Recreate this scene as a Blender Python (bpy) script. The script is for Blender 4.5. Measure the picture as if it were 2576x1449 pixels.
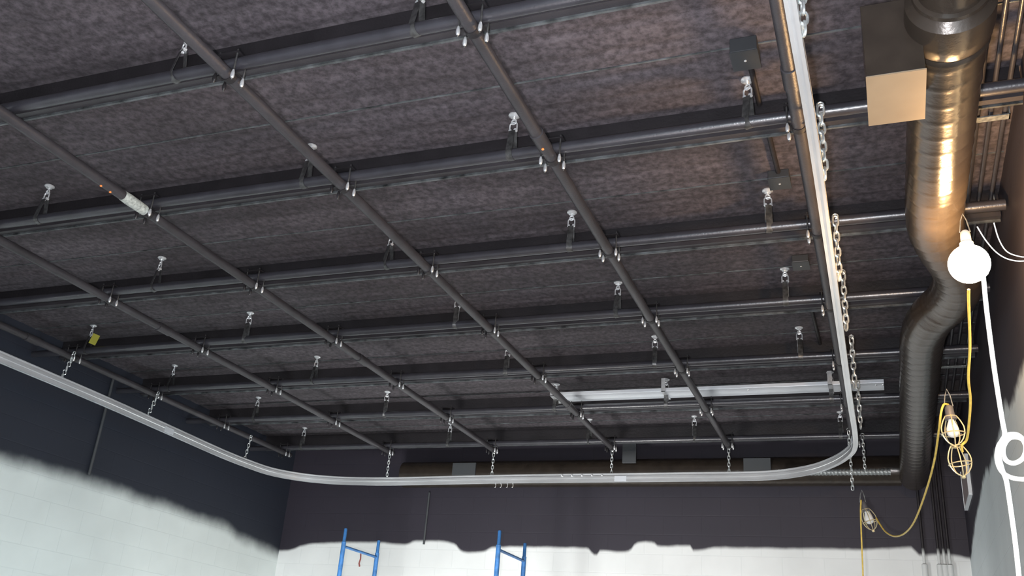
import bpy, math, random
from mathutils import Vector, Matrix
random.seed(7)
C = bpy.context.scene.collection
for o in list(bpy.data.objects):
    bpy.data.objects.remove(o, do_unlink=True)

# ------------------------------------------------------------------ camera
EYE = Vector((0.0, 0.0, 1.5))              # a person holding a phone
F = 2368.94                                # focal length in pixels of the 2576 wide frame
RX = Vector((0.93277281, -0.07778059, -0.35197309))
RY = Vector((0.35266559, 0.39893731, 0.84644906))
RZ = Vector((0.07457789, -0.91367346, 0.39954842))
right = Vector((RX[0], RY[0], RZ[0])); down = Vector((RX[1], RY[1], RZ[1])); fwd = Vector((RX[2], RY[2], RZ[2]))
cd = bpy.data.cameras.new('camera'); cam = bpy.data.objects.new('camera', cd); C.objects.link(cam)
cd.sensor_width = 36.0; cd.lens = F / 2576 * 36.0; cd.clip_start = 0.02; cd.clip_end = 100
m = Matrix.Identity(4)
for i in range(3):
    m[i][0] = right[i]; m[i][1] = -down[i]; m[i][2] = -fwd[i]; m[i][3] = EYE[i]
cam.matrix_world = m
bpy.context.scene.camera = cam

# ------------------------------------------------------------------ world, lights, exposure
sc = bpy.context.scene
sc.view_settings.view_transform = 'Standard'; sc.view_settings.look = 'None'
sc.view_settings.gamma = 1.0; sc.view_settings.exposure = 0.0
sc.view_settings.use_curve_mapping = False
w = bpy.data.worlds.new('world'); sc.world = w; w.use_nodes = True
w.node_tree.nodes['Background'].inputs[0].default_value = (0.80, 0.88, 1.0, 1)
w.node_tree.nodes['Background'].inputs[1].default_value = 0.35

def lamp(name, kind, loc, energy, color, size=0.1, target=None, size_y=None, spread=None):
    d = bpy.data.lights.new(name, kind); d.energy = energy; d.color = color
    if kind == 'AREA':
        d.size = size
        if size_y: d.shape = 'RECTANGLE'; d.size_y = size_y
        if spread: d.spread = spread
    else:
        d.shadow_soft_size = size
    o = bpy.data.objects.new(name, d); C.objects.link(o); o.location = loc
    if target is not None:
        o.rotation_euler = (Vector(target) - Vector(loc)).to_track_quat('-Z', 'Y').to_euler()
    return o
# the phone's own flash, just beside the lens
lamp('phone_flash', 'POINT', (-0.10, -0.05, 1.42), 600, (0.98, 0.96, 1.0), 0.035)
# halogen work lights standing on the floor, turned towards the far and left walls
lamp('work_light_far', 'AREA', (-3.2, 5.0, 0.35), 112, (1.0, 0.99, 0.97), 1.0, (-3.6, 9.9, 1.6), 0.6, 2.0)
lamp('work_light_left', 'AREA', (-3.6, 4.6, 0.4), 30, (0.80, 0.96, 1.0), 0.9, (-6.9, 7.0, 1.9), 0.6, 2.2)
lamp('work_light_near', 'AREA', (-1.2, 1.2, 0.3), 25, (1.0, 0.90, 0.95), 1.0, (-1.8, 5.5, 4.2), 1.0)
# cool daylight coming in through the open doorway behind the photographer
lamp('doorway_daylight', 'AREA', (-0.25, -1.15, 1.9), 60, (0.72, 0.90, 1.0), 1.1, (-0.25, 4.0, 2.6), 2.0)

# ------------------------------------------------------------------ helpers
def ray(px, py):
    v = Vector((px - 1288, py - 724.5, F))
    return Vector((RX.dot(v), RY.dot(v), RZ.dot(v)))
def onz(px, py, z):
    r = ray(px, py); return EYE + r * ((z - EYE.z) / r.z)
def ony(px, py, y):
    r = ray(px, py); return EYE + r * (y / r.y)
def onx(px, py, x):
    r = ray(px, py); return EYE + r * (x / r.x)
def atd(px, py, d):
    r = ray(px, py); return EYE + r.normalized() * d

def material(name, col, rough=0.5, metal=0.0, var=0.0, vscale=8.0, bump=0.0, bscale=60.0, emit=None, spec=0.5, stretch=(1, 1, 1), rvar=0.0):
    mt = bpy.data.materials.new(name); mt.use_nodes = True
    nt = mt.node_tree; b = nt.nodes['Principled BSDF']
    b.inputs['Base Color'].default_value = (*col, 1); b.inputs['Roughness'].default_value = rough
    b.inputs['Metallic'].default_value = metal; b.inputs['Specular IOR Level'].default_value = spec
    tc = nt.nodes.new('ShaderNodeNewGeometry'); mp = nt.nodes.new('ShaderNodeMapping')
    mp.inputs['Scale'].default_value = stretch
    nt.links.new(tc.outputs['Position'], mp.inputs['Vector'])
    if var > 0:
        n = nt.nodes.new('ShaderNodeTexNoise'); n.inputs['Scale'].default_value = vscale; n.inputs['Detail'].default_value = 6
        nt.links.new(mp.outputs[0], n.inputs['Vector'])
        mr = nt.nodes.new('ShaderNodeMapRange'); mr.inputs['From Min'].default_value = 0.3; mr.inputs['From Max'].default_value = 0.7
        mr.inputs['To Min'].default_value = 1 - var; mr.inputs['To Max'].default_value = 1 + var
        nt.links.new(n.outputs[0], mr.inputs['Value'])
        vm = nt.nodes.new('ShaderNodeVectorMath'); vm.operation = 'SCALE'; vm.inputs[0].default_value = col
        nt.links.new(mr.outputs[0], vm.inputs['Scale']); nt.links.new(vm.outputs[0], b.inputs['Base Color'])
        if rvar > 0:
            m2 = nt.nodes.new('ShaderNodeMapRange'); m2.inputs['From Min'].default_value = 0.3; m2.inputs['From Max'].default_value = 0.7
            m2.inputs['To Min'].default_value = rough - rvar; m2.inputs['To Max'].default_value = rough + rvar
            nt.links.new(n.outputs[0], m2.inputs['Value']); nt.links.new(m2.outputs[0], b.inputs['Roughness'])
    if bump > 0:
        n = nt.nodes.new('ShaderNodeTexNoise'); n.inputs['Scale'].default_value = bscale; n.inputs['Detail'].default_value = 5
        nt.links.new(mp.outputs[0], n.inputs['Vector'])
        bp = nt.nodes.new('ShaderNodeBump'); bp.inputs['Strength'].default_value = bump; bp.inputs['Distance'].default_value = 0.01
        nt.links.new(n.outputs[0], bp.inputs['Height']); nt.links.new(bp.outputs[0], b.inputs['Normal'])
    if emit:
        b.inputs['Emission Color'].default_value = (*emit[0], 1); b.inputs['Emission Strength'].default_value = emit[1]
    return mt

M = {}
M['black_pipe'] = material('black_painted_pipe', (0.040, 0.037, 0.042), 0.42, 0.0, 0.25, 5, 0.15, 120)
M['black_gloss'] = material('black_enamel_pipe', (0.034, 0.033, 0.040), 0.30, 0.0, 0.2, 9, 0.1, 90, spec=0.8)
M['black_steel_web_shade'] = material('black_steel_and_web_shade', (0.014, 0.012, 0.014), 0.55, 0.0, 0.3, 6, 0.2, 50)  # black steel parts; on the joist webs the tone also carries shade
M['lip'] = material('scuffed_flange_edge', (0.10, 0.11, 0.115), 0.45, 0.3, 0.75, 14, 0.4, 70)
M['black_duct'] = material('black_duct_paint', (0.042, 0.033, 0.026), 0.24, 0.3, 0.2, 10, 0.08, 60, spec=0.7)
M['zinc'] = material('zinc_plated_steel', (0.86, 0.88, 0.90), 0.30, 0.65, 0.15, 40)
M['dull_zinc'] = material('dusty_galvanised_steel', (0.30, 0.32, 0.32), 0.45, 0.6, 0.4, 60)
M['strap'] = material('dark_dusty_strap', (0.10, 0.10, 0.10), 0.4, 0.6, 0.5, 40)
M['chain'] = material('galvanised_chain', (0.72, 0.76, 0.76), 0.33, 0.7, 0.3, 50)
M['alu'] = material('mill_aluminium', (0.86, 0.88, 0.90), 0.20, 0.6, 0.10, 3, 0.03, 200, stretch=(1, 1, 6))
M['alu_light'] = material('brushed_aluminium', (0.86, 0.90, 0.95), 0.42, 0.45, 0.1, 3)
M['yellow'] = material('yellow_rubber_cord', (0.72, 0.52, 0.10), 0.45, 0.0, 0.15, 40)
M['white_cord'] = material('white_vinyl_cord', (0.86, 0.84, 0.76), 0.5)
M['cage'] = material('yellow_coated_wire', (0.66, 0.58, 0.36), 0.3, 0.4)
M['socket'] = material('grey_rubber_socket', (0.10, 0.10, 0.11), 0.5)
M['glass'] = material('frosted_bulb_glass', (0.80, 0.82, 0.82), 0.3)
M['lit'] = material('glowing_bulb_glass', (1, 0.9, 0.7), 0.4, emit=((1.0, 0.60, 0.27), 270.0))
M['blue'] = material('blue_scaffold_paint', (0.045, 0.17, 0.42), 0.45, 0.0, 0.3, 20)
M['red'] = material('red_plastic_tag', (0.25, 0.06, 0.05), 0.6)
M['ytag'] = material('yellow_warning_tag', (0.30, 0.28, 0.03), 0.6)
M['box'] = material('black_junction_box', (0.035, 0.038, 0.042), 0.45)
M['boxdust'] = material('grey_box_cover', (0.06, 0.065, 0.07), 0.5)
M['panel'] = material('brushed_panel_face', (0.28, 0.23, 0.23), 0.5)
M['panel_edge'] = material('bright_panel_edge', (0.8, 0.85, 0.88), 0.4)
M['tape'] = material('dusty_white_tape', (0.42, 0.45, 0.42), 0.7, 0.0, 0.4, 70)
M['damper'] = material('galvanised_damper_sheet', (0.46, 0.34, 0.22), 0.32, 0.5, 0.06, 6)
M['orange'] = material('orange_plastic_cap', (0.9, 0.30, 0.08), 0.5)
M['floor'] = material('bare_concrete_floor', (0.34, 0.33, 0.31), 0.75, 0.0, 0.2, 3, 0.3, 20)

class MB:
    def __init__(s): s.v = []; s.f = []
    def box(s, a, b):
        i = len(s.v); x0, y0, z0 = a; x1, y1, z1 = b
        s.v += [(x0, y0, z0), (x1, y0, z0), (x1, y1, z0), (x0, y1, z0), (x0, y0, z1), (x1, y0, z1), (x1, y1, z1), (x0, y1, z1)]
        s.f += [tuple(i + k for k in q) for q in ((0, 3, 2, 1), (4, 5, 6, 7), (0, 1, 5, 4), (1, 2, 6, 5), (2, 3, 7, 6), (3, 0, 4, 7))]
        return s
    def sweep(s, path, prof, closed=False, up=Vector((0, 0, 1)), scale=None):
        """sweep a closed 2-D outline (side, up) along a path; frames are carried along it"""
        n = len(path); k = len(prof); base = len(s.v); side0 = None
        for i, p in enumerate(path):
            if closed: t = path[(i + 1) % n] - path[i - 1]
            else: t = path[min(i + 1, n - 1)] - path[max(i - 1, 0)]
            t = t.normalized()
            if side0 is None:
                u = up if abs(t.dot(up)) < 0.95 else Vector((1, 0, 0))
                side = t.cross(u).normalized()
            else:
                side = (side0 - t * side0.dot(t)).normalized()
            side0 = side; u = side.cross(t)
            sc_ = scale[i] if scale else 1.0
            for j in range(k):
                a, b = prof[j](i) if callable(prof[j]) else prof[j]
                q = p + side * a * sc_ + u * b * sc_
                s.v.append(tuple(q))
        rng = n if closed else n - 1
        for i in range(rng):
            for j in range(k):
                a = base + i * k + j; b = base + i * k + (j + 1) % k
                c = base + ((i + 1) % n) * k + (j + 1) % k; d = base + ((i + 1) % n) * k + j
                s.f.append((a, b, c, d))
        if not closed:
            s.f.append(tuple(base + j for j in reversed(range(k))))
            s.f.append(tuple(base + (n - 1) * k + j for j in range(k)))
        return s
    def tube(s, path, r, seg=12, closed=False, scale=None):
        path = [Vector(p) for p in path]
        prof = [(r * math.cos(2 * math.pi * j / seg), r * math.sin(2 * math.pi * j / seg)) for j in range(seg)]
        return s.sweep(path, prof, closed, scale=scale)
    def lathe(s, o, ax, prof, seg=20):
        """prof: list of (distance along axis, radius)"""
        ax = Vector(ax).normalized(); o = Vector(o)
        path = [o + ax * d for d, _ in prof]
        base = len(s.v); u = Vector((0, 0, 1)) if abs(ax.z) < 0.9 else Vector((1, 0, 0))
        a1 = ax.cross(u).normalized(); a2 = ax.cross(a1)
        for (d, r) in prof:
            for j in range(seg):
                t = 2 * math.pi * j / seg
                s.v.append(tuple(o + ax * d + a1 * r * math.cos(t) + a2 * r * math.sin(t)))
        for i in range(len(prof) - 1):
            for j in range(seg):
                s.f.append((base + i * seg + j, base + i * seg + (j + 1) % seg, base + (i + 1) * seg + (j + 1) % seg, base + (i + 1) * seg + j))
        s.f.append(tuple(base + j for j in reversed(range(seg))))
        s.f.append(tuple(base + (len(prof) - 1) * seg + j for j in range(seg)))
        return s
    def build(s, name, mat, parent=None, smooth=True, bevel=0.0):
        me = bpy.data.meshes.new(name); me.from_pydata([tuple(v) for v in s.v], [], s.f); me.update()
        import bmesh
        bm = bmesh.new(); bm.from_mesh(me); bmesh.ops.recalc_face_normals(bm, faces=bm.faces)
        if bevel: bmesh.ops.bevel(bm, geom=list(bm.edges), offset=bevel, segments=2, affect='EDGES', profile=0.5)
        bm.to_mesh(me); bm.free()
        me.materials.append(mat)
        if smooth:
            for p in me.polygons: p.use_smooth = True
            try: me.set_sharp_from_angle(angle=math.radians(38))
            except Exception: pass
        o = bpy.data.objects.new(name, me); C.objects.link(o)
        if parent:
            o.parent = parent
            o.location = (0, 0, 0)
        return o

def tag(o, label=None, cat=None, group=None, kind=None):
    if label: o['label'] = label
    if cat: o['category'] = cat
    if group: o['group'] = group
    if kind: o['kind'] = kind
    return o
def empty(name, loc=(0, 0, 0), label=None, cat=None, group=None):
    o = bpy.data.objects.new(name, None); C.objects.link(o); o.location = loc; o.empty_display_size = 0.05
    return tag(o, label, cat, group)
def copy_tree(o, parent=None, loc=None, name=None):
    c = o.copy(); C.objects.link(c); c.parent = parent
    if parent: c.matrix_parent_inverse = Matrix.Identity(4)
    if loc is not None: c.location = loc
    for ch in list(o.children): copy_tree(ch, c)
    return c
def spline(pts, n=8):
    pts = [Vector(p) for p in pts]; out = []
    for i in range(len(pts) - 1):
        p0 = pts[max(i - 1, 0)]; p1 = pts[i]; p2 = pts[i + 1]; p3 = pts[min(i + 2, len(pts) - 1)]
        for k in range(n):
            t = k / n
            out.append(0.5 * ((2 * p1) + (p2 - p0) * t + (2 * p0 - 5 * p1 + 4 * p2 - p3) * t * t + (3 * p1 - 3 * p2 + p3 - p0) * t ** 3))
    out.append(pts[-1]); return out
ORD = ['first', 'second', 'third', 'fourth', 'fifth', 'sixth', 'seventh', 'eighth']

# ------------------------------------------------------------------ the room
XL, XR, YB, YF = -6.915, 0.699, 9.96, -1.2
ZC = 4.19                                  # underside of the roof deck
def wall_material(name, axis, edge, soft, dark=(0.027, 0.023, 0.034), light=(0.80, 0.82, 0.81), wob=0.03):
    """block wall: white below, black sprayed above; edge = [(coordinate, height)] of the ragged paint line"""
    mt = bpy.data.materials.new(name); mt.use_nodes = True; nt = mt.node_tree; N = nt.nodes; L = nt.links
    b = N['Principled BSDF']; g = N.new('ShaderNodeNewGeometry'); sp = N.new('ShaderNodeSeparateXYZ')
    L.new(g.outputs['Position'], sp.inputs[0])
    a0 = min(e[0] for e in edge); a1 = max(e[0] for e in edge); z0 = min(e[1] for e in edge) - 0.02; z1 = max(e[1] for e in edge) + 0.02
    mr = N.new('ShaderNodeMapRange'); mr.inputs['From Min'].default_value = a0; mr.inputs['From Max'].default_value = a1
    L.new(sp.outputs[axis], mr.inputs['Value'])
    fc = N.new('ShaderNodeFloatCurve'); cu = fc.mapping.curves[0]
    pts = sorted(((e[0] - a0) / (a1 - a0), (e[1] - z0) / (z1 - z0)) for e in edge)
    while len(cu.points) < len(pts): cu.points.new(0.5, 0.5)
    for p, q in zip(cu.points, pts): p.location = q; p.handle_type = 'AUTO_CLAMPED'
    fc.mapping.update()
    L.new(mr.outputs[0], fc.inputs['Value'])
    hz = N.new('ShaderNodeMapRange'); hz.inputs['To Min'].default_value = z0; hz.inputs['To Max'].default_value = z1
    L.new(fc.outputs[0], hz.inputs['Value'])
    nz = N.new('ShaderNodeTexNoise'); nz.inputs['Scale'].default_value = 7; nz.inputs['Detail'].default_value = 5
    L.new(g.outputs['Position'], nz.inputs['Vector'])
    wb = N.new('ShaderNodeMapRange'); wb.inputs['To Min'].default_value = -wob; wb.inputs['To Max'].default_value = wob
    L.new(nz.outputs[0], wb.inputs['Value'])
    s1 = N.new('ShaderNodeMath'); s1.operation = 'SUBTRACT'; L.new(sp.outputs[2], s1.inputs[0]); L.new(hz.outputs[0], s1.inputs[1])
    s2 = N.new('ShaderNodeMath'); s2.operation = 'ADD'; L.new(s1.outputs[0], s2.inputs[0]); L.new(wb.outputs[0], s2.inputs[1])
    fac = N.new('ShaderNodeMapRange'); fac.interpolation_type = 'SMOOTHSTEP'
    fac.inputs['From Min'].default_value = -soft; fac.inputs['From Max'].default_value = soft * 0.35
    L.new(s2.outputs[0], fac.inputs['Value'])
    # blocks 0.4 x 0.2 m
    cb = N.new('ShaderNodeCombineXYZ'); L.new(sp.outputs[axis], cb.inputs[0]); L.new(sp.outputs[2], cb.inputs[1])
    br = N.new('ShaderNodeTexBrick'); br.inputs['Scale'].default_value = 1.0; br.inputs['Brick Width'].default_value = 0.4
    br.inputs['Row Height'].default_value = 0.2; br.inputs['Mortar Size'].default_value = 0.006; br.inputs['Mortar Smooth'].default_value = 0.6
    br.inputs['Color1'].default_value = (1, 1, 1, 1); br.inputs['Color2'].default_value = (0.97, 0.97, 0.97, 1); br.inputs['Mortar'].default_value = (0.90, 0.91, 0.91, 1)
    L.new(cb.outputs[0], br.inputs['Vector'])
    n2 = N.new('ShaderNodeTexNoise'); n2.inputs['Scale'].default_value = 1.6; n2.inputs['Detail'].default_value = 4; L.new(g.outputs['Position'], n2.inputs['Vector'])
    v2 = N.new('ShaderNodeMapRange'); v2.inputs['From Min'].default_value = .3; v2.inputs['From Max'].default_value = .7; v2.inputs['To Min'].default_value = 0.93; v2.inputs['To Max'].default_value = 1.05; L.new(n2.outputs[0], v2.inputs['Value'])
    mx = N.new('ShaderNodeMix'); mx.data_type = 'RGBA'; mx.inputs['A'].default_value = (*light, 1); mx.inputs['B'].default_value = (*dark, 1)
    L.new(fac.outputs[0], mx.inputs['Factor'])
    m1 = N.new('ShaderNodeMix'); m1.data_type = 'RGBA'; m1.blend_type = 'MULTIPLY'; m1.inputs['Factor'].default_value = 0.55
    L.new(mx.outputs['Result'], m1.inputs['A']); L.new(br.outputs['Color'], m1.inputs['B'])
    vm = N.new('ShaderNodeVectorMath'); vm.operation = 'SCALE'; L.new(m1.outputs['Result'], vm.inputs[0]); L.new(v2.outputs[0], vm.inputs['Scale'])
    L.new(vm.outputs[0], b.inputs['Base Color'])
    bp = N.new('ShaderNodeBump'); bp.inputs['Strength'].default_value = 0.2; bp.inputs['Distance'].default_value = 0.004; bp.invert = True
    L.new(br.outputs['Fac'], bp.inputs['Height']); L.new(bp.outputs[0], b.inputs['Normal'])
    b.inputs['Roughness'].default_value = 0.62
    return mt

bpx = [(640, 1384), (720, 1382), (760, 1371), (800, 1365), (950, 1362), (1010, 1368), (1040, 1360), (1080, 1358), (1140, 1365), (1155, 1378), (1187, 1388), (1240, 1375), (1300, 1373),
       (1475, 1376), (1500, 1394), (1506, 1382), (1565, 1386), (1598, 1366), (1640, 1361), (1660, 1372), (1735, 1370), (1744, 1382), (1800, 1375), (2000, 1377), (2200, 1379), (2290, 1375), (2315, 1393), (2360, 1392), (2440, 1402)]
bedge = [(ony(x, y, YB).x, ony(x, y, YB).z) for x, y in bpx]
ledge = [(-1.2, 3.07)] + [(onx(x, y, XL).y, onx(x, y, XL).z) for x, y in [(0, 1138), (60, 1155), (100, 1166), (220, 1198), (300, 1222), (350, 1243), (420, 1262), (480, 1288), (540, 1305), (600, 1342), (650, 1362), (695, 1385)]]
redge = [(-1.2, 3.25)] + [(onx(x, y, XR).y, onx(x, y, XR).z) for x, y in [(2576, 900), (2545, 1000), (2522, 1020), (2512, 1085), (2490, 1170), (2478, 1180), (2468, 1230), (2456, 1290), (2445, 1370), (2441, 1400)]]
def quad(name, pts, mat):
    me = bpy.data.meshes.new(name); me.from_pydata(pts, [], [tuple(range(len(pts)))]); me.materials.append(mat)
    o = bpy.data.objects.new(name, me); C.objects.link(o); o['kind'] = 'structure'; return o
def slab(name, a, b, mat):
    o = MB().box(a, b).build(name, mat, smooth=False); o['kind'] = 'structure'; return o
slab('wall_back', (XL - .15, YB, 0), (XR + .15, YB + .15, ZC + .1), wall_material('painted_block_back', 0, bedge, 0.035, wob=0.012))
slab('wall_left', (XL - .15, YF, 0), (XL, YB, ZC + .1), wall_material('painted_block_left', 1, ledge, 0.14, dark=(0.018, 0.022, 0.034), light=(0.74, 0.80, 0.78), wob=0.03))
slab('wall_right', (XR, YF, 0), (XR + .15, YB, ZC + .1), wall_material('painted_block_right', 1, redge, 0.06, light=(0.72, 0.79, 0.81), wob=0.06))
slab('floor', (XL - .15, YF, -.1), (XR + .15, YB + .15, 0), M['floor'])

# roof deck: shallow pressed ribs running across the room, sprayed black and rough
def deck_material():
    mt = bpy.data.materials.new('black_sprayed_deck'); mt.use_nodes = True; nt = mt.node_tree; N = nt.nodes; L = nt.links
    b = N['Principled BSDF']; g = N.new('ShaderNodeNewGeometry')
    def noise(scale, st=(1, 1, 1), det=6, rough=.6):
        mp = N.new('ShaderNodeMapping'); mp.inputs['Scale'].default_value = st; L.new(g.outputs['Position'], mp.inputs['Vector'])
        n = N.new('ShaderNodeTexNoise'); n.inputs['Scale'].default_value = scale; n.inputs['Detail'].default_value = det; n.inputs['Roughness'].default_value = rough
        L.new(mp.outputs[0], n.inputs['Vector']); return n
    n1 = noise(27, (1, 1, 1), 5, .68); n2 = noise(2.2, (0.12, 2.0, 1), 3); n3 = noise(1.1)
    r1 = N.new('ShaderNodeValToRGB'); r1.color_ramp.elements[0].position = .38; r1.color_ramp.elements[1].position = .66
    r1.color_ramp.elements[0].color = (0.035, 0.029, 0.034, 1); r1.color_ramp.elements[1].color = (0.100, 0.086, 0.097, 1)
    L.new(n1.outputs[0], r1.inputs[0])
    def rng(n, a, c):
        m_ = N.new('ShaderNodeMapRange'); m_.inputs['From Min'].default_value = .3; m_.inputs['From Max'].default_value = .7
        m_.inputs['To Min'].default_value = a; m_.inputs['To Max'].default_value = c; L.new(n.outputs[0], m_.inputs['Value']); return m_
    a = rng(n2, .65, 1.3); c = rng(n3, .75, 1.25)
    mu = N.new('ShaderNodeMath'); mu.operation = 'MULTIPLY'; L.new(a.outputs[0], mu.inputs[0]); L.new(c.outputs[0], mu.inputs[1])
    vm = N.new('ShaderNodeVectorMath'); vm.operation = 'SCALE'; L.new(r1.outputs[0], vm.inputs[0]); L.new(mu.outputs[0], vm.inputs['Scale'])
    L.new(vm.outputs[0], b.inputs['Base Color']); b.inputs['Roughness'].default_value = .8
    bp = N.new('ShaderNodeBump'); bp.inputs['Strength'].default_value = .25; bp.inputs['Distance'].default_value = .004
    L.new(n1.outputs[0], bp.inputs['Height']); L.new(bp.outputs[0], b.inputs['Normal'])
    return mt
mb = MB(); y = YF; prof = []
while y < YB + .1:
    prof += [(y, 0.0), (y + .10, 0.0), (y + .13, 0.004), (y + .145, 0.004)]; y += .175
for (yy, dz) in prof:
    mb.v += [(XL - .1, yy, ZC + dz), (XR + .1, yy, ZC + dz), (XL - .1, yy, ZC + .1), (XR + .1, yy, ZC + .1)]
for i in range(len(prof) - 1):
    a = i * 4; c = a + 4
    mb.f += [(a, a + 1, c + 1, c), (a + 2, c + 2, c + 3, a + 3), (a, c, c + 2, a + 2), (a + 1, a + 3, c + 3, c + 1)]
ceil = mb.build('ceiling', deck_material(), smooth=False); ceil['kind'] = 'structure'

# ------------------------------------------------------------------ steel joists under the deck
joist_y = [1.70, 2.81, 3.86, 4.97, 6.05, 7.12, 8.20, 9.30]
for i, jy in enumerate(joist_y):
    lab = 'black steel joist under the deck, %s from the back wall' % ORD[len(joist_y) - 1 - i]
    if i == len(joist_y) - 1: lab = 'black steel joist under the deck, nearest the back wall'
    r = empty('roof_joist', (0, jy, 4.0), lab, 'joist', 'steel joists across the ceiling')
    MB().box((XL + .01, 0, .055), (XR - .01, .014, ZC - 4.001)).build('web', M['black_steel_web_shade'], r, False)  # web's deep black stands for the shadow band above each cross pipe
    MB().box((XL + .01, 0, .030), (XR - .01, .045, .055)).build('flange', M['black_pipe'], r, False)
    e = MB().box((XL + .01, .038, .018), (XR - .01, .050, .034)).build('flange_edge', M['lip'], r, False)
    e['label'] = 'scuffed grey edge of the lower flange'
seams = [3.42, 4.58, 5.72, 6.90, 8.05, 9.05]
for i, sy in enumerate(seams):
    o = MB().box((XL + .01, -.004, -.005), (XR - .01, .004, .0)).build('deck_seam', M['lip'], None, False)
    o.location = (0, sy, ZC)
    tag(o, 'thin metal seam strip on the deck, %s from the camera' % ORD[i], 'seam strip', 'seam strips on the deck')

# ------------------------------------------------------------------ pipe grid
PR = 0.0285
cross_y = [2.68, 3.67, 4.71, 5.75, 6.80, 7.85, 9.00]
long_x = [-6.40, -5.06, -3.82, -2.53, -1.37, -0.225]
ZL, ZX = 3.90, 3.958
for i, cy in enumerate(cross_y):
    o = MB().tube([(XL + .04, 0, 0), (XR - .02, 0, 0)], PR, 24).build('cross_pipe', M['black_gloss'])
    o.location = (0, cy, ZX)
    where = 'nearest the camera' if i == 0 else ('nearest the back wall' if i == 6 else '%s from the camera' % ORD[i])
    tag(o, 'black cross pipe hung side to side below the ceiling, ' + where, 'pipe', 'cross pipes of the grid')
pipe_where = ['leftmost of the six', 'second from the left', 'third from the left', 'third from the right', 'second from the right', 'rightmost, above the straight bright track']
pipes = []
for i, lx in enumerate(long_x):
    r = empty('grid_pipe', (lx, 0, ZL), 'long black grid pipe running away from camera, ' + pipe_where[i], 'pipe', 'long pipes of the grid')
    MB().tube([(0, 1.0, 0), (0, 9.12, 0)], PR, 24).build('pipe_run', M['black_pipe'], r)
    for cyy in {4: [3.50], 3: [7.62], 5: [3.3], 2: [6.2]}.get(i, [5.3]):
        MB().lathe((0, cyy - .07, 0), (0, 1, 0), [(0, PR), (.002, .034), (.138, .034), (.14, PR)], 24).build('coupling', M['black_pipe'], r)
    pipes.append(r)
for i, yy, zz in ((2, 3.30, -.027), (2, 3.37, -.027), (4, 3.52, -.033)):
    MB().lathe((.004, yy, zz), (.15, 0, -1), [(0, .006), (.006, .007), (.009, .003)], 10).build('orange_plug', M['orange'], pipes[i])
# white tape on the third pipe, orange plugs
t = MB().lathe((0, -.09, 0), (0, 1, 0), [(0, .030), (.05, .033), (.12, .0315), (.18, .0305)], 20).build('tape_wrap', M['tape'], pipes[2])
t.location = (0, 3.55, 0); t['label'] = 'dusty white tape wrap'

# crossing clamps: two saddle straps with four long bolts
def make_clamp(left_nut='zinc'):
    r = empty('pipe_clamp', (0, 0, ZL), 'x', 'clamp', 'crossing clamps on the pipe grid')
    mb = MB(); arc = [(0, -.048 - .0, .004)]
    pth = [Vector((-.052, 0, -.004))] + [Vector((-.0305 * math.cos(a), 0, -.0305 * math.sin(a))) for a in [i * math.pi / 10 for i in range(11)]] + [Vector((.052, 0, -.004))]
    mb.sweep(pth, [(-.0013, -.018), (.0013, -.018), (.0013, .018), (-.0013, .018)], up=Vector((0, 1, 0)))
    mb.build('saddle_strap', M['black_steel_web_shade'], r)
    MB().box((-.060, -.045, .088), (.060, .045, .094)).build('top_plate', M['black_steel_web_shade'], r, False)
    for sx in (-1, 1):
        for sy in (-1, 1):
            b = MB().lathe((sx * .047, sy * .034, -.050), (0, 0, 1), [(0, .003), (.002, .0045), (.158, .0045), (.16, .003)], 8)
            bo = b.build('bolt', M['strap'], r)
            MB().lathe((sx * .047, sy * .034, -.044), (0, 0, 1), [(0, .004), (.003, .0065), (.012, .0090), (.028, .0085), (.044, .0045), (.046, .0035)], 8).build('nut', M['zinc' if sx > 0 else left_nut], bo)
    return r
clamp0 = make_clamp(); clamp1 = make_clamp('black_steel_web_shade'); first = [True, True]
pn = ['leftmost pipe', 'second pipe from the left', 'third pipe from the left', 'third pipe from the right', 'second pipe from the right', 'rightmost pipe']
cn = ['first', 'second', 'third', 'fourth', 'fifth', 'sixth', 'last']
for i, lx in enumerate(long_x):
    for j, cy in enumerate(cross_y):
        if (i == 0 and j < 3) or (i == 1 and j < 2) or (i == 2 and j < 1): continue
        loc = (lx, cy, ZL)
        q = 0 if i >= 4 else 1
        src = (clamp0, clamp1)[q]
        if first[q]: c = src; c.location = loc; first[q] = False
        else: c = copy_tree(src, None, loc)
        c['label'] = 'zinc clamp joining %s to the %s cross pipe' % (pn[i], cn[j])

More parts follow.
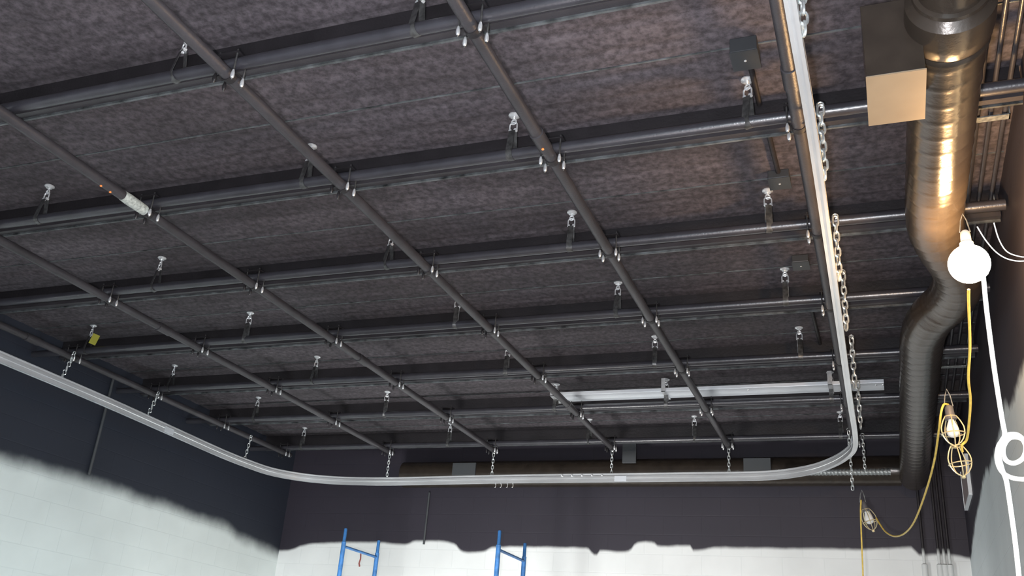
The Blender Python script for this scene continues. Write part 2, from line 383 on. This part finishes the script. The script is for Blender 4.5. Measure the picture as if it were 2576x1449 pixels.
# hangers: eye bolt with flange, shackle with two pins, folded strap round the cross pipe
def make_hanger():
    r = empty('ceiling_hanger', (0, 0, ZC), 'x', 'hanger', 'hangers holding up the cross pipes')
    MB().lathe((0, 0, 0), (0, 0, -1), [(0, .030), (.006, .030), (.012, .018), (.016, .018)], 16).build('anchor_flange', M['zinc'], r)
    mb = MB(); mb.tube([(0, 0, -.012), (0, 0, -.030)], .004, 8)
    mb.tube([(.013 * math.cos(a), 0, -.042 + .013 * math.sin(a)) for a in [k * math.pi / 8 for k in range(16)]], .004, 8, closed=True)
    mb.build('eye_bolt', M['zinc'], r)
    mb = MB()
    pts = [(0, -.020, -.096)] + [(0, .020 * math.cos(a) * -1, -.060 + .016 * math.sin(a)) for a in [k * math.pi / 8 for k in range(9)]] + [(0, .020, -.096)]
    pts = [(p[1], p[0], p[2]) for p in pts]
    mb.tube(pts, .0042, 8); mb.build('shackle', M['zinc'], r)
    for sx in (-1, 1):
        MB().lathe((sx * .014, -.010, -.092), (0, 1, 0), [(0, .004), (.001, .008), (.018, .008), (.02, .004)], 8).build('shackle_pin', M['zinc'], r)
    zc = ZX - ZC
    pth = [Vector((0, .0, -.088)), Vector((0, -.012, -.10)), Vector((0, -.0305, zc + .01))] + \
          [Vector((0, -.0305 * math.cos(a), zc - .0305 * math.sin(a))) for a in [k * math.pi / 8 for k in range(9)]] + [Vector((0, .0305, zc + .01)), Vector((0, .012, -.10)), Vector((0, .003, -.088))]
    MB().sweep(pth, [(-.0010, -.017), (.0010, -.017), (.0010, .017), (-.0010, .017)], up=Vector((1, 0, 0))).build('strap', M['strap'], r)
    return r
hang0 = make_hanger(); first = True
hx = [-6.26, -4.64, -2.80, -1.60, -0.47]
hn = ['by the leftmost pipe', 'left of the third pipe', 'left of the fourth pipe', 'left of the fifth pipe', 'left of the rightmost pipe']
for i, x in enumerate(hx):
    for j, cy in enumerate(cross_y):
        if (i == 0 and j < 3) or (i == 1 and j < 1): continue
        xx = x + random.uniform(-.03, .03)
        if i == 2 and j == 0: xx = -2.83
        if i == 2 and j == 0: pass
        if j == 5: xx = [-6.02, -4.5, -2.74, -1.72, -0.345][i]
        if j == 6: xx = [-6.18, -4.33, -2.76, -1.69, -0.33][i]
        loc = (xx, cy, ZC)
        if first: h = hang0; h.location = loc; first = False
        else: h = copy_tree(hang0, None, loc)
        h.rotation_euler = (0, 0, random.uniform(-.5, .5))
        h['label'] = 'shackle hanger on the %s cross pipe, %s' % (cn[j], hn[i])
tg = MB().box((-.025, -.002, -.09), (.035, .002, 0)).build('warning_tag', M['ytag'], None, False, 0.0)
tg.location = (-6.18, 5.72, ZC - .10); tg.rotation_euler = (.2, .3, .5); tag(tg, 'crumpled yellow tag tied to a hanger at the far left', 'tag')

# ------------------------------------------------------------------ bent curtain track
ZT = 3.588
TW, TH = .019, .0425
track_pts = [(-6.16, 2.6), (-6.17, 3.8), (-6.18, 5.0), (-6.20, 6.0), (-6.26, 7.0), (-6.31, 7.8), (-6.30, 8.25), (-6.24, 8.62), (-6.02, 8.89), (-5.71, 9.04), (-5.35, 9.10), (-4.96, 9.11), (-4.3, 9.07), (-3.75, 9.04),
             (-3.0, 9.02), (-2.2, 9.01), (-1.7, 9.0), (-1.22, 8.99), (-.95, 8.95), (-.75, 8.86), (-.55, 8.70), (-.38, 8.45), (-.27, 8.2), (-.20, 7.93), (-.175, 7.5), (-.172, 6.65), (-.162, 5.17), (-.150, 3.3), (-.155, 2.47), (-.16, 1.2)]
tp = spline([(x, y, ZT) for x, y in track_pts], 7)
half = [(.012, .0425), (.012, .035), (.006, .032), (.006, .020), (.019, .015), (.019, -.004), (.0155, -.008), (.0155, -.013), (.019, -.017), (.019, -.0425), (.006, -.0425), (.006, -.034)]
tprof = half + [(-x, z) for x, z in reversed(half)]
tr = empty('curtain_track', (0, 0, 0), 'bright bent aluminium curtain track hanging round the room below the grid', 'curtain track')
MB().sweep(tp, tprof).build('rail', M['alu'], tr)
# bolted splice where the last bend meets the straight run, and at the left
def splice(x, y, ang, parent):
    c, s_ = math.cos(ang), math.sin(ang)
    mb = MB(); pth = [Vector((x - c * .06, y - s_ * .06, ZT)), Vector((x + c * .06, y + s_ * .06, ZT))]
    mb.sweep(pth, [(-.0215, .012), (-.0215, -.040), (-.0195, -.040), (-.0195, .012)]); mb.sweep(pth, [(.0195, .012), (.0195, -.040), (.0215, -.040), (.0215, .012)])
    mb.build('splice_plate', M['alu_light'], parent, False)
splice(-.19, 7.75, math.radians(95), tr); splice(-6.25, 6.9, math.radians(92), tr); splice(-2.42, 9.012, math.radians(180), tr)
for k in range(5):
    MB().lathe((-3.03 + .105 * k, 9.00, ZT + .020), (0, -1, 0), [(0, .007), (.012, .007), (.014, .003)], 8).build('splice_screw', M['zinc'], tr)

# chains: every link is a part
def link_mesh():
    L_, W, R = .044, .027, .0042
    a = (L_ - W) / 2; pts = []
    for k in range(7): t = math.pi * k / 6; pts.append((W / 2 * math.cos(t) * .78, 0, a + W / 2 * math.sin(t)))
    for k in range(7): t = math.pi + math.pi * k / 6; pts.append((W / 2 * math.cos(t) * .78, 0, -a + W / 2 * math.sin(t)))
    return MB().tube(pts, R, 6, closed=True)
lk0 = link_mesh().build('link', M['chain']); LM = lk0.data; bpy.data.objects.remove(lk0)
def chain(x, y, z_top, z_bot, label, group='chains holding the curtain track', lean=0.0, extra=0, big=1.0):
    r = empty('hanging_chain', (x, y, z_top), label, 'chain', group)
    n = max(2, int(round((z_top - z_bot) / (.0345 * big))))
    for k in range(n):
        o = bpy.data.objects.new('link', LM); C.objects.link(o); o.parent = r; o.scale = (big, big, big)
        o.location = (lean * k * .0345, 0, -.02 - k * (z_top - z_bot - .04) / max(1, n - 1)); o.rotation_euler = (random.uniform(-.1, .1), lean + random.uniform(-.08, .08), (k % 2) * math.pi / 2 + random.uniform(-.15, .15) + .4)
    # hook round the pipe
    pts = [(.014 * math.cos(t), 0, .008 + .014 * math.sin(t)) for t in [-math.pi / 2 + k * math.pi * 1.6 / 12 for k in range(13)]]
    h = MB().tube(pts, .0035, 6).build('hook', M['chain'], r); h.rotation_euler = (0, 0, 0)
    return r
zt = ZT + .043
ends = ['second', 'third', 'fourth', 'fifth']
for i, lx in enumerate(long_x[1:5]):
    chain(lx, 9.055, ZL - .031, zt, 'chain at the far end of the %s long pipe from the left' % ends[i])
for (y_, who) in [(8.25, 'nearest the bend'), (6.72, 'in the middle'), (5.62, 'nearest the camera')]:
    xx = {8.25: -6.33, 6.72: -6.30, 5.62: -6.26}[y_]
    chain(xx, y_, ZL - .02, zt, 'chain dropping to the left arm of the track, ' + who, lean=(-.35 if y_ < 8 else -.12))
rc = [(2.62, 'nearest the camera'), (3.57, 'beside the second cross pipe'), (4.60, 'beside the third cross pipe'), (5.30, 'between third and fourth cross pipes'), (6.37, 'between fourth and fifth cross pipes'), (7.35, 'before the sixth cross pipe')]
for y_, who in rc:
    chain(-.128, y_, ZL + .02, ZT - .02, 'chain looped beside the straight right arm of the track, ' + who, 'chains along the right arm of the track', big=1.3)
chain(-.25, 8.5, ZL - .03, ZT - .24, 'loose chain end hanging at the right bend of the track', 'loose chains by the bend', extra=1)
chain(-.145, 8.86, ZL + .02, ZT + .00, 'loose chain just outside the right bend of the track', 'loose chains by the bend')

# curtain carriers hanging under the back run
def carrier(x, who):
    r = empty('curtain_carrier', (x, 9.03, ZT - .043), 'small metal curtain carrier under the back run of track, ' + who, 'carrier', 'carriers in the back run of the track')
    MB().box((-.004, -.012, -.012), (.004, .012, .004)).build('body', M['zinc'], r, False)
    MB().tube([(0, 0, -.01), (.004, 0, -.03), (-.002, 0, -.048), (-.010, 0, -.044)], .003, 6).build('hook', M['zinc'], r)
for px, who in [(1243, 'leftmost'), (1257, 'second from the left'), (1273, 'third from the left'), (1287, 'rightmost')]:
    carrier(onz(px, 1212, ZT - .04).x, who)

# ------------------------------------------------------------------ flat aluminium bar held under the deck
br_ = empty('aluminium_batten', (-1.0, 7.74, 0), 'wide flat aluminium bar held under the ceiling near the right', 'metal bar')
zb = 4.045
xr = onz(2224, 968, zb).x
MB().box((-2.75 + 1.0, .0, zb), (xr + 1.0, .200, zb + .03)).build('bar', M['alu_light'], br_, False, .002)
for px in ((1886, 990), (2203, 965), (2221, 968)):
    p = onz(px[0], px[1], zb); MB().lathe((p.x + 1.0, .055, zb), (0, 0, -1), [(0, .010), (.004, .009), (.008, .004)], 10).build('bolt_head', M['zinc'], br_)
for x in (-.345, -1.72, -2.74):
    mb = MB(); mb.box((x + 1.0 - .018, -.012, zb - .006), (x + 1.0 + .018, .224, zb - .002)); mb.box((x + 1.0 - .018, -.012, zb - .006), (x + 1.0 + .018, -.008, ZC - .03)); mb.box((x + 1.0 - .018, .220, zb - .006), (x + 1.0 + .018, .224, zb + .05))
    mb.build('bracket', M['zinc'], br_, False)

# ------------------------------------------------------------------ spiral ducts
def spiral(path, R, seg=48, pitch=.11, amp=.0022):
    mb = MB(); n = len(path); s = [0]
    for i in range(1, n): s.append(s[-1] + (path[i] - path[i - 1]).length)
    def f(j):
        th = 2 * math.pi * j / seg
        def g(i):
            ph = ((s[i] / pitch) + j / seg) % 1.0
            r = R + (amp * math.sin(math.pi * ph / .26) ** 2 if ph < .26 else 0)
            return (r * math.cos(th), r * math.sin(th))
        return g
    return mb.sweep(path, [f(j) for j in range(seg)])
def dense(pts, step):
    out = [Vector(pts[0])]
    for a, b in zip(pts[:-1], pts[1:]):
        a = Vector(a); b = Vector(b); k = max(1, int((b - a).length / step))
        out += [a.lerp(b, (q + 1) / k) for q in range(k)]
    return out
DZ = 3.70; DR = .125
d = empty('spiral_duct', (0, 0, 0), 'large black spiral duct running away down the right side with a kink', 'duct')
path = dense([(.325, 2.92, DZ), (.315, 4.15, DZ)], .012) + \
    dense(spline([(.315, 4.16, DZ), (.325, 4.38, DZ), (.37, 4.60, DZ), (.435, 4.84, DZ), (.452, 5.06, DZ), (.42, 5.28, DZ), (.34, 5.50, DZ), (.295, 5.74, DZ), (.285, 6.0, DZ)], 6), .012) + \
    dense([(.285, 6.01, DZ), (.27, 9.565, DZ)], .012)
clean = [path[0]]
for p in path[1:]:
    if (p - clean[-1]).length > .008: clean.append(p)
spiral(clean, DR).build('duct_run', M['black_duct'], d)
spiral(dense([(.338, 1.0, DZ), (.327, 2.70, DZ)], .012), .103).build('narrow_duct_run', M['black_duct'], d)
MB().lathe((.327, 2.68, DZ), (0, 1, 0), [(0, .104), (.004, .118), (.018, .120), (.03, .112), (.055, .140), (.15, .142), (.20, .138), (.225, .128), (.235, .134), (.25, .134), (.26, .126)], 48).build('collar', M['black_duct'], d)
db = MB(); db.box((.052, 2.815, 3.50), (.236, 3.105, 3.80))
bx = db.build('damper_box', M['black_duct'], d, False, .003)
fp = MB().box((.050, 2.812, 3.494), (.238, 3.108, 3.4995)).build('damper_cover', M['damper'], d, False); fp['label'] = 'bare metal cover under the black damper box'
hd = empty('header_duct', (0, 9.72, 3.80), 'black spiral duct running sideways along the top of the back wall', 'duct')
spiral(dense([(-5.2, 0, 0), (.16, 0, 0)], .02), .145, 40, .1).build('duct_run', M['black_duct'], hd)
fx = MB(); n = 90  # thin ribbed tube added as the highlight line of the header duct
fxp = [Vector((-.95 + 1.02 * k / n, 9.46, 3.73)) for k in range(n + 1)]
fx.tube(fxp, .030, 16, scale=[1.0 + (.14 if k % 3 == 0 else 0) for k in range(n + 1)])
fo = fx.build('duct_highlight', M['dull_zinc']); tag(fo, 'grey ribbed tube standing in for the highlight along the sideways back duct', 'conduit')

# ------------------------------------------------------------------ conduits and boxes
for i, x in enumerate((.475, .53, .585, .64)):
    o = MB().tube([(x, 1.2, 4.09 if i % 2 else 4.10), (x, 9.90, 4.09 if i % 2 else 4.10)], .011, 12).build('conduit', M['black_gloss'])
    tag(o, 'thin black conduit along the ceiling beside the right wall, %s from the duct' % ORD[i], 'conduit', 'conduits beside the right wall')
for i, (y_, x0, x1) in enumerate([(4.07, .46, .66), (4.95, .455, .665), (7.5, .46, .66)]):
    o = MB().box((x0, y_ - .02, 4.066), (x1, y_ + .02, 4.072)); o.box((x0, y_ - .02, 4.066), (x0 + .005, y_ + .02, ZC)); o.box((x1 - .005, y_ - .02, 4.066), (x1, y_ + .02, ZC))
    o = o.build('conduit_strap', M['dull_zinc'], None, False); tag(o, 'grey strap holding the conduits by the right wall, %s from the camera' % ORD[i], 'strap', 'conduit straps')
def half_painted(name):
    mt = bpy.data.materials.new(name); mt.use_nodes = True; nt = mt.node_tree; g = nt.nodes.new('ShaderNodeNewGeometry'); sp = nt.nodes.new('ShaderNodeSeparateXYZ')
    nt.links.new(g.outputs['Position'], sp.inputs[0]); r = nt.nodes.new('ShaderNodeMapRange'); r.inputs['From Min'].default_value = 3.05; r.inputs['From Max'].default_value = 3.11
    nt.links.new(sp.outputs[2], r.inputs['Value']); mx = nt.nodes.new('ShaderNodeMix'); mx.data_type = 'RGBA'
    mx.inputs['A'].default_value = (.68, .70, .69, 1); mx.inputs['B'].default_value = (.018, .015, .018, 1)
    nt.links.new(r.outputs[0], mx.inputs['Factor']); nt.links.new(mx.outputs['Result'], nt.nodes['Principled BSDF'].inputs['Base Color']); return mt
HP = half_painted('conduit_half_sprayed_black')
for i, (x, who) in enumerate([(.30, 'standing alone left of the group of three'), (.43, 'left of the group of three'), (.475, 'middle of the group of three'), (.52, 'right of the group of three')]):
    r = empty('wall_conduit', (x, 9.930, 0), 'upright half-black conduit on the back wall, ' + who, 'conduit', 'upright conduits in the far right corner')
    MB().tube([(0, 0, 2.0), (0, 0, 4.08)], .013, 12).build('conduit_run', HP, r)
    MB().lathe((0, 0, 2.3), (0, 0, 1), [(0, .013), (.005, .027), (.655, .027), (.665, .0135)], 14).build('coupling', HP, r)
for (a, b_, who, i) in [((1140, 1165), (1195, 1195), 'left', 0), ((1567, 1110), (1600, 1165), 'middle', 1), ((1870, 1153), (1940, 1195), 'right', 2)]:
    p = ony(a[0], a[1], 9.56); q = ony(b_[0], b_[1], 9.56)
    z0, z1 = min(p.z, q.z), max(p.z, q.z)
    o = MB().box((min(p.x, q.x), 9.55, z0), (max(p.x, q.x), 9.575, z1)).build('wall_box', M['boxdust'], None, False, .003)
    tag(o, 'flat dark rectangular box cover in front of the sideways duct, ' + who + ' one', 'box', 'box covers near the back wall')
def jbox(x0, x1, y0, y1, h, label):
    r = empty('junction_box', ((x0 + x1) / 2, (y0 + y1) / 2, ZC), label, 'junction box', 'junction boxes on the ceiling')
    sx, sy = (x1 - x0) / 2, (y1 - y0) / 2
    MB().box((-sx, -sy, -h), (sx, sy, 0)).build('body', M['box'], r, False, .004)
    MB().box((-sx - .002, -sy - .002, -h - .004), (sx + .002, sy + .002, -h)).build('cover', M['box'], r, False)
    MB().lathe((0, 0, -h - .004), (0, 0, -1), [(0, .006), (.003, .006), (.005, .002)], 8).build('cover_screw', M['zinc'], r)
jbox(-.475, -.36, 3.36, 3.49, .075, 'black square junction box on the ceiling, nearest the camera')
jbox(-.45, -.34, 4.50, 4.62, .05, 'black junction box on the ceiling close before the third cross pipe')
jbox(-.43, -.33, 5.56, 5.68, .05, 'small black junction box on the ceiling before the fourth cross pipe')
for (x0, y0, x1, y1, who) in [(-.41, 3.50, -.41, 3.85, 'leaving the junction box nearest the camera'), (-.40, 3.98, -.395, 4.49, 'reaching the middle junction box'), (-.38, 6.17, -.37, 7.11, 'beyond the farthest junction box')]:
    o = MB().tube([(x0, y0, ZC - .02), (x1, y1, ZC - .02)], .013, 12).build('conduit', M['black_steel_web_shade']); tag(o, 'short black conduit on the ceiling ' + who, 'conduit', 'conduits between ceiling junction boxes')
# upright conduits on the far and left walls
p = ony(1085, 1195, 9.93); o = MB().tube([(p.x, 9.93, 2.5 + .55), (p.x, 9.93, 3.64)], .012, 12).build('wall_conduit', M['boxdust']); tag(o, 'thin grey conduit upright on the back wall left of centre', 'conduit')
p = onx(262, 1030, XL); o = MB().tube([(XL + .018, p.y, 3.12), (XL + .018, p.y, 4.10)], .014, 12).build('wall_conduit', M['boxdust']); tag(o, 'thin grey conduit upright on the left wall', 'conduit')
# thin metal panel on the right wall
r = empty('wall_panel', (XR, 9.2, 3.5), 'narrow white-edged metal panel high on the right wall', 'panel')
mb = MB(); mb.box((-.025, -.33, -.10), (-.001, .33, .235)); mb.build('face', M['panel'], r, False)
mb = MB(); mb.box((-.03, -.335, -.115), (-.001, .335, -.10)); mb.box((-.03, .33, -.10), (-.001, .345, .24)); mb.box((-.03, -.345, -.10), (-.001, -.33, .24)); mb.build('rim', M['panel_edge'], r, False)

# ------------------------------------------------------------------ temporary string lights
def cage(mb_parent, top, axis, L_, R, name='cage'):
    mb = MB(); ax = Vector(axis).normalized(); u = ax.cross(Vector((0, 1, 0))).normalized(); v = ax.cross(u)
    prof = [(0, .45), (.15, .72), (.38, .97), (.55, 1.0), (.75, .86), (.92, .5), (1.0, .08)]
    rad = lambda t: R * prof_interp(prof, t)
    for k in range(5):
        a = 2 * math.pi * k / 5 + .3
        mb.tube([Vector(top) + ax * (L_ * t) + (u * math.cos(a) + v * math.sin(a)) * rad(t) for t in [i / 10 for i in range(11)]], .0031, 6)
    for t in (0.02, .60):
        mb.tube([Vector(top) + ax * (L_ * t) + (u * math.cos(a) + v * math.sin(a)) * rad(t) for a in [2 * math.pi * i / 20 for i in range(20)]], .0031, 6, closed=True)
    mb.lathe(Vector(top) + ax * (L_ * .97), ax, [(0, .004), (.003, .010), (.014, .010), (.018, .004)], 10)
    return mb.build(name, M['cage'], mb_parent)
def prof_interp(p, t):
    for (a, x), (b, y) in zip(p[:-1], p[1:]):
        if a <= t <= b: return x + (y - x) * (t - a) / (b - a)
    return p[-1][1]
def lamp_unit(pos, axis, label, lit=False, L_=.15, R=.05):
    r = empty('cage_work_lamp' if not lit else 'hanging_bulb', pos, label, 'work light', 'temporary lights on the yellow cord')
    ax = Vector(axis).normalized()
    MB().lathe((0, 0, 0), ax, [(0, .012), (.01, .020), (.055, .022), (.06, .028), (.072, .028), (.074, .018)], 16).build('socket', M['socket'] if not lit else M['white_cord'], r)
    MB().tube([(-.02, 0, -.005), (-.012, 0, .05), (0, 0, .085), (.012, 0, .05), (.02, 0, -.005)], .003, 6).build('hook', M['dull_zinc'], r)
    if lit:
        R2 = .084; c = ax * .16
        b = MB().lathe(c - ax * R2, ax, [(R2 - R2 * math.cos(math.pi * k / 16), max(.001, R2 * math.sin(math.pi * k / 16))) for k in range(17)], 32)
        b.build('bulb', M['lit'], r)
    else:
        b = MB().lathe(ax * .06, ax, [(0, .013), (.02, .014), (.04, .022), (.06, .029), (.075, .030), (.09, .026), (.10, .016), (.105, .003)], 20)
        b.build('bulb', M['glass'], r)
        cage(r, ax * .055, ax, L_, R)
    return r
bp = atd(2438, 664, 4.5)
lamp_unit(bp + Vector((0, 0, .16)), (0, 0, -1), 'lit round bulb glaring beside the duct', lit=True)
l2 = atd(2386, 1020, 5.2)
lamp_unit(l2, (.05, 0, -1), 'unlit yellow cage lamp with a second cage under it, by the duct', L_=.15, R=.055)
c2 = empty('spare_cage', l2 + Vector((.012, 0, -.205)), 'empty wire lamp guard hanging below the middle cage lamp', 'lamp guard')
cage(c2, (0, 0, 0), (.12, 0, -1), .15, .054)
l3 = atd(2170, 1262, 7.4)
lamp_unit(l3, (.28, 0, -1), 'small unlit yellow cage lamp near the back wall, lowest on the cord', L_=.155, R=.052)

def cord(name, pts, r, mat, label, cat='cord', n=8):
    o = MB().tube(spline([atd(*p) for p in pts], n), r, 10).build(name, mat); return tag(o, label, cat)
cord('string_light_cord', [(2437, 728, 4.46), (2437, 765, 4.5), (2440, 870, 4.6), (2436, 950, 4.7), (2441, 1005, 4.8), (2438, 1060, 4.9), (2432, 1105, 5.0), (2420, 1120, 5.02), (2421, 1136, 5.04)],
     .0060, M['yellow'], 'yellow cord hanging from the lit bulb down to the empty guard')
cord('string_light_cord', [(2385, 1018, 5.2), (2374, 1018, 5.16), (2367, 1040, 5.14), (2362, 1080, 5.2), (2350, 1160, 5.45), (2328, 1240, 5.8), (2300, 1312, 6.2), (2275, 1342, 6.55), (2250, 1349, 6.85), (2228, 1338, 7.1), (2213, 1318, 7.25), (2204, 1303, 7.33)],
     .0055, M['yellow'], 'yellow cord swagged from the middle cage lamp to the farthest one')
cord('string_light_cord', [(2166, 1258, 7.35), (2165, 1290, 7.4), (2167, 1350, 7.45), (2171, 1449, 7.5), (2173, 1560, 7.6)],
     .0055, M['yellow'], 'yellow cord falling straight down from the farthest cage lamp')
cord('extension_cable', [(2466, 640, 1.98), (2474, 700, 2.0), (2482, 780, 2.0), (2500, 920, 2.0), (2520, 1050, 2.0), (2527, 1095, 2.0), (2512, 1122, 2.0), (2508, 1155, 2.01), (2520, 1186, 2.02), (2550, 1203, 2.03), (2592, 1202, 2.03), (2612, 1170, 2.03), (2600, 1125, 2.02), (2570, 1104, 2.01),
      (2546, 1100, 1.985), (2530, 1112, 1.98), (2523, 1135, 1.98), (2531, 1158, 1.98), (2552, 1165, 1.97), (2575, 1150, 1.97), (2580, 1120, 1.97), (2560, 1094, 1.96), (2528, 1098, 1.96), (2512, 1135, 1.95), (2520, 1178, 1.96), (2531, 1208, 1.97), (2538, 1250, 1.98), (2552, 1350, 2.0), (2563, 1449, 2.0), (2578, 1600, 2.0)],
     .0043, M['white_cord'], 'thick white cable with a loose looped knot at the right edge', 'cable', 6)
cord('thin_wire', [(2458, 570, 3.0), (2480, 605, 3.0), (2508, 636, 3.0), (2540, 653, 3.0), (2580, 656, 3.0), (2640, 640, 3.0)], .0018, M['white_cord'], 'thin pale wire curving right from the lit bulb, lower of two', 'wire')
cord('thin_wire', [(2500, 560, 3.05), (2512, 600, 3.05), (2530, 630, 3.05), (2556, 643, 3.05), (2590, 646, 3.05), (2640, 630, 3.05)], .0018, M['white_cord'], 'thin pale wire curving right from the lit bulb, upper of two', 'wire')

# ------------------------------------------------------------------ scaffold frames
def scaffold(px, label):
    pn_ = ony(px, 1338, 7.9); x = pn_.x; zt_ = 2.84; W = .66
    r = empty('scaffold_frame', (x, 7.9, 0), label, 'scaffold frame', 'blue scaffold frames')
    for k in (0, 1):
        MB().tube([(0, k * W, 0), (0, k * W, zt_ - .10)], .0215, 16).build('post', M['blue'], r)
        MB().lathe((0, k * W, zt_ - .11), (0, 0, 1), [(0, .0215), (.01, .016), (.13, .016), (.135, .012)], 14).build('coupling_pin', M['blue'], r)
    for z in (zt_ - .14, zt_ - .44, zt_ - .74, zt_ - 1.04, zt_ - 1.34, zt_ - 1.64, zt_ - 1.94, zt_ - 2.24):
        MB().tube([(0, 0, z), (0, W, z)], .013, 12).build('rung', M['blue'], r)
    return r
sA = scaffold(869, 'blue scaffold frame with a red tag on its rung, on the left')
sB = scaffold(1257, 'blue scaffold frame without a tag, on the right')
rt = MB().sweep([Vector((0, 0, 0)), Vector((.01, -.01, -.05)), Vector((-.005, 0, -.09)), Vector((.0, .01, -.12))], [(-.012, -.001), (.012, -.001), (.012, .001), (-.012, .001)]).build('safety_tag', M['red'])
rt.location = (sA.location.x, 8.24, 2.685); tag(rt, 'dark red tag hanging from the rung of the left scaffold frame', 'tag')
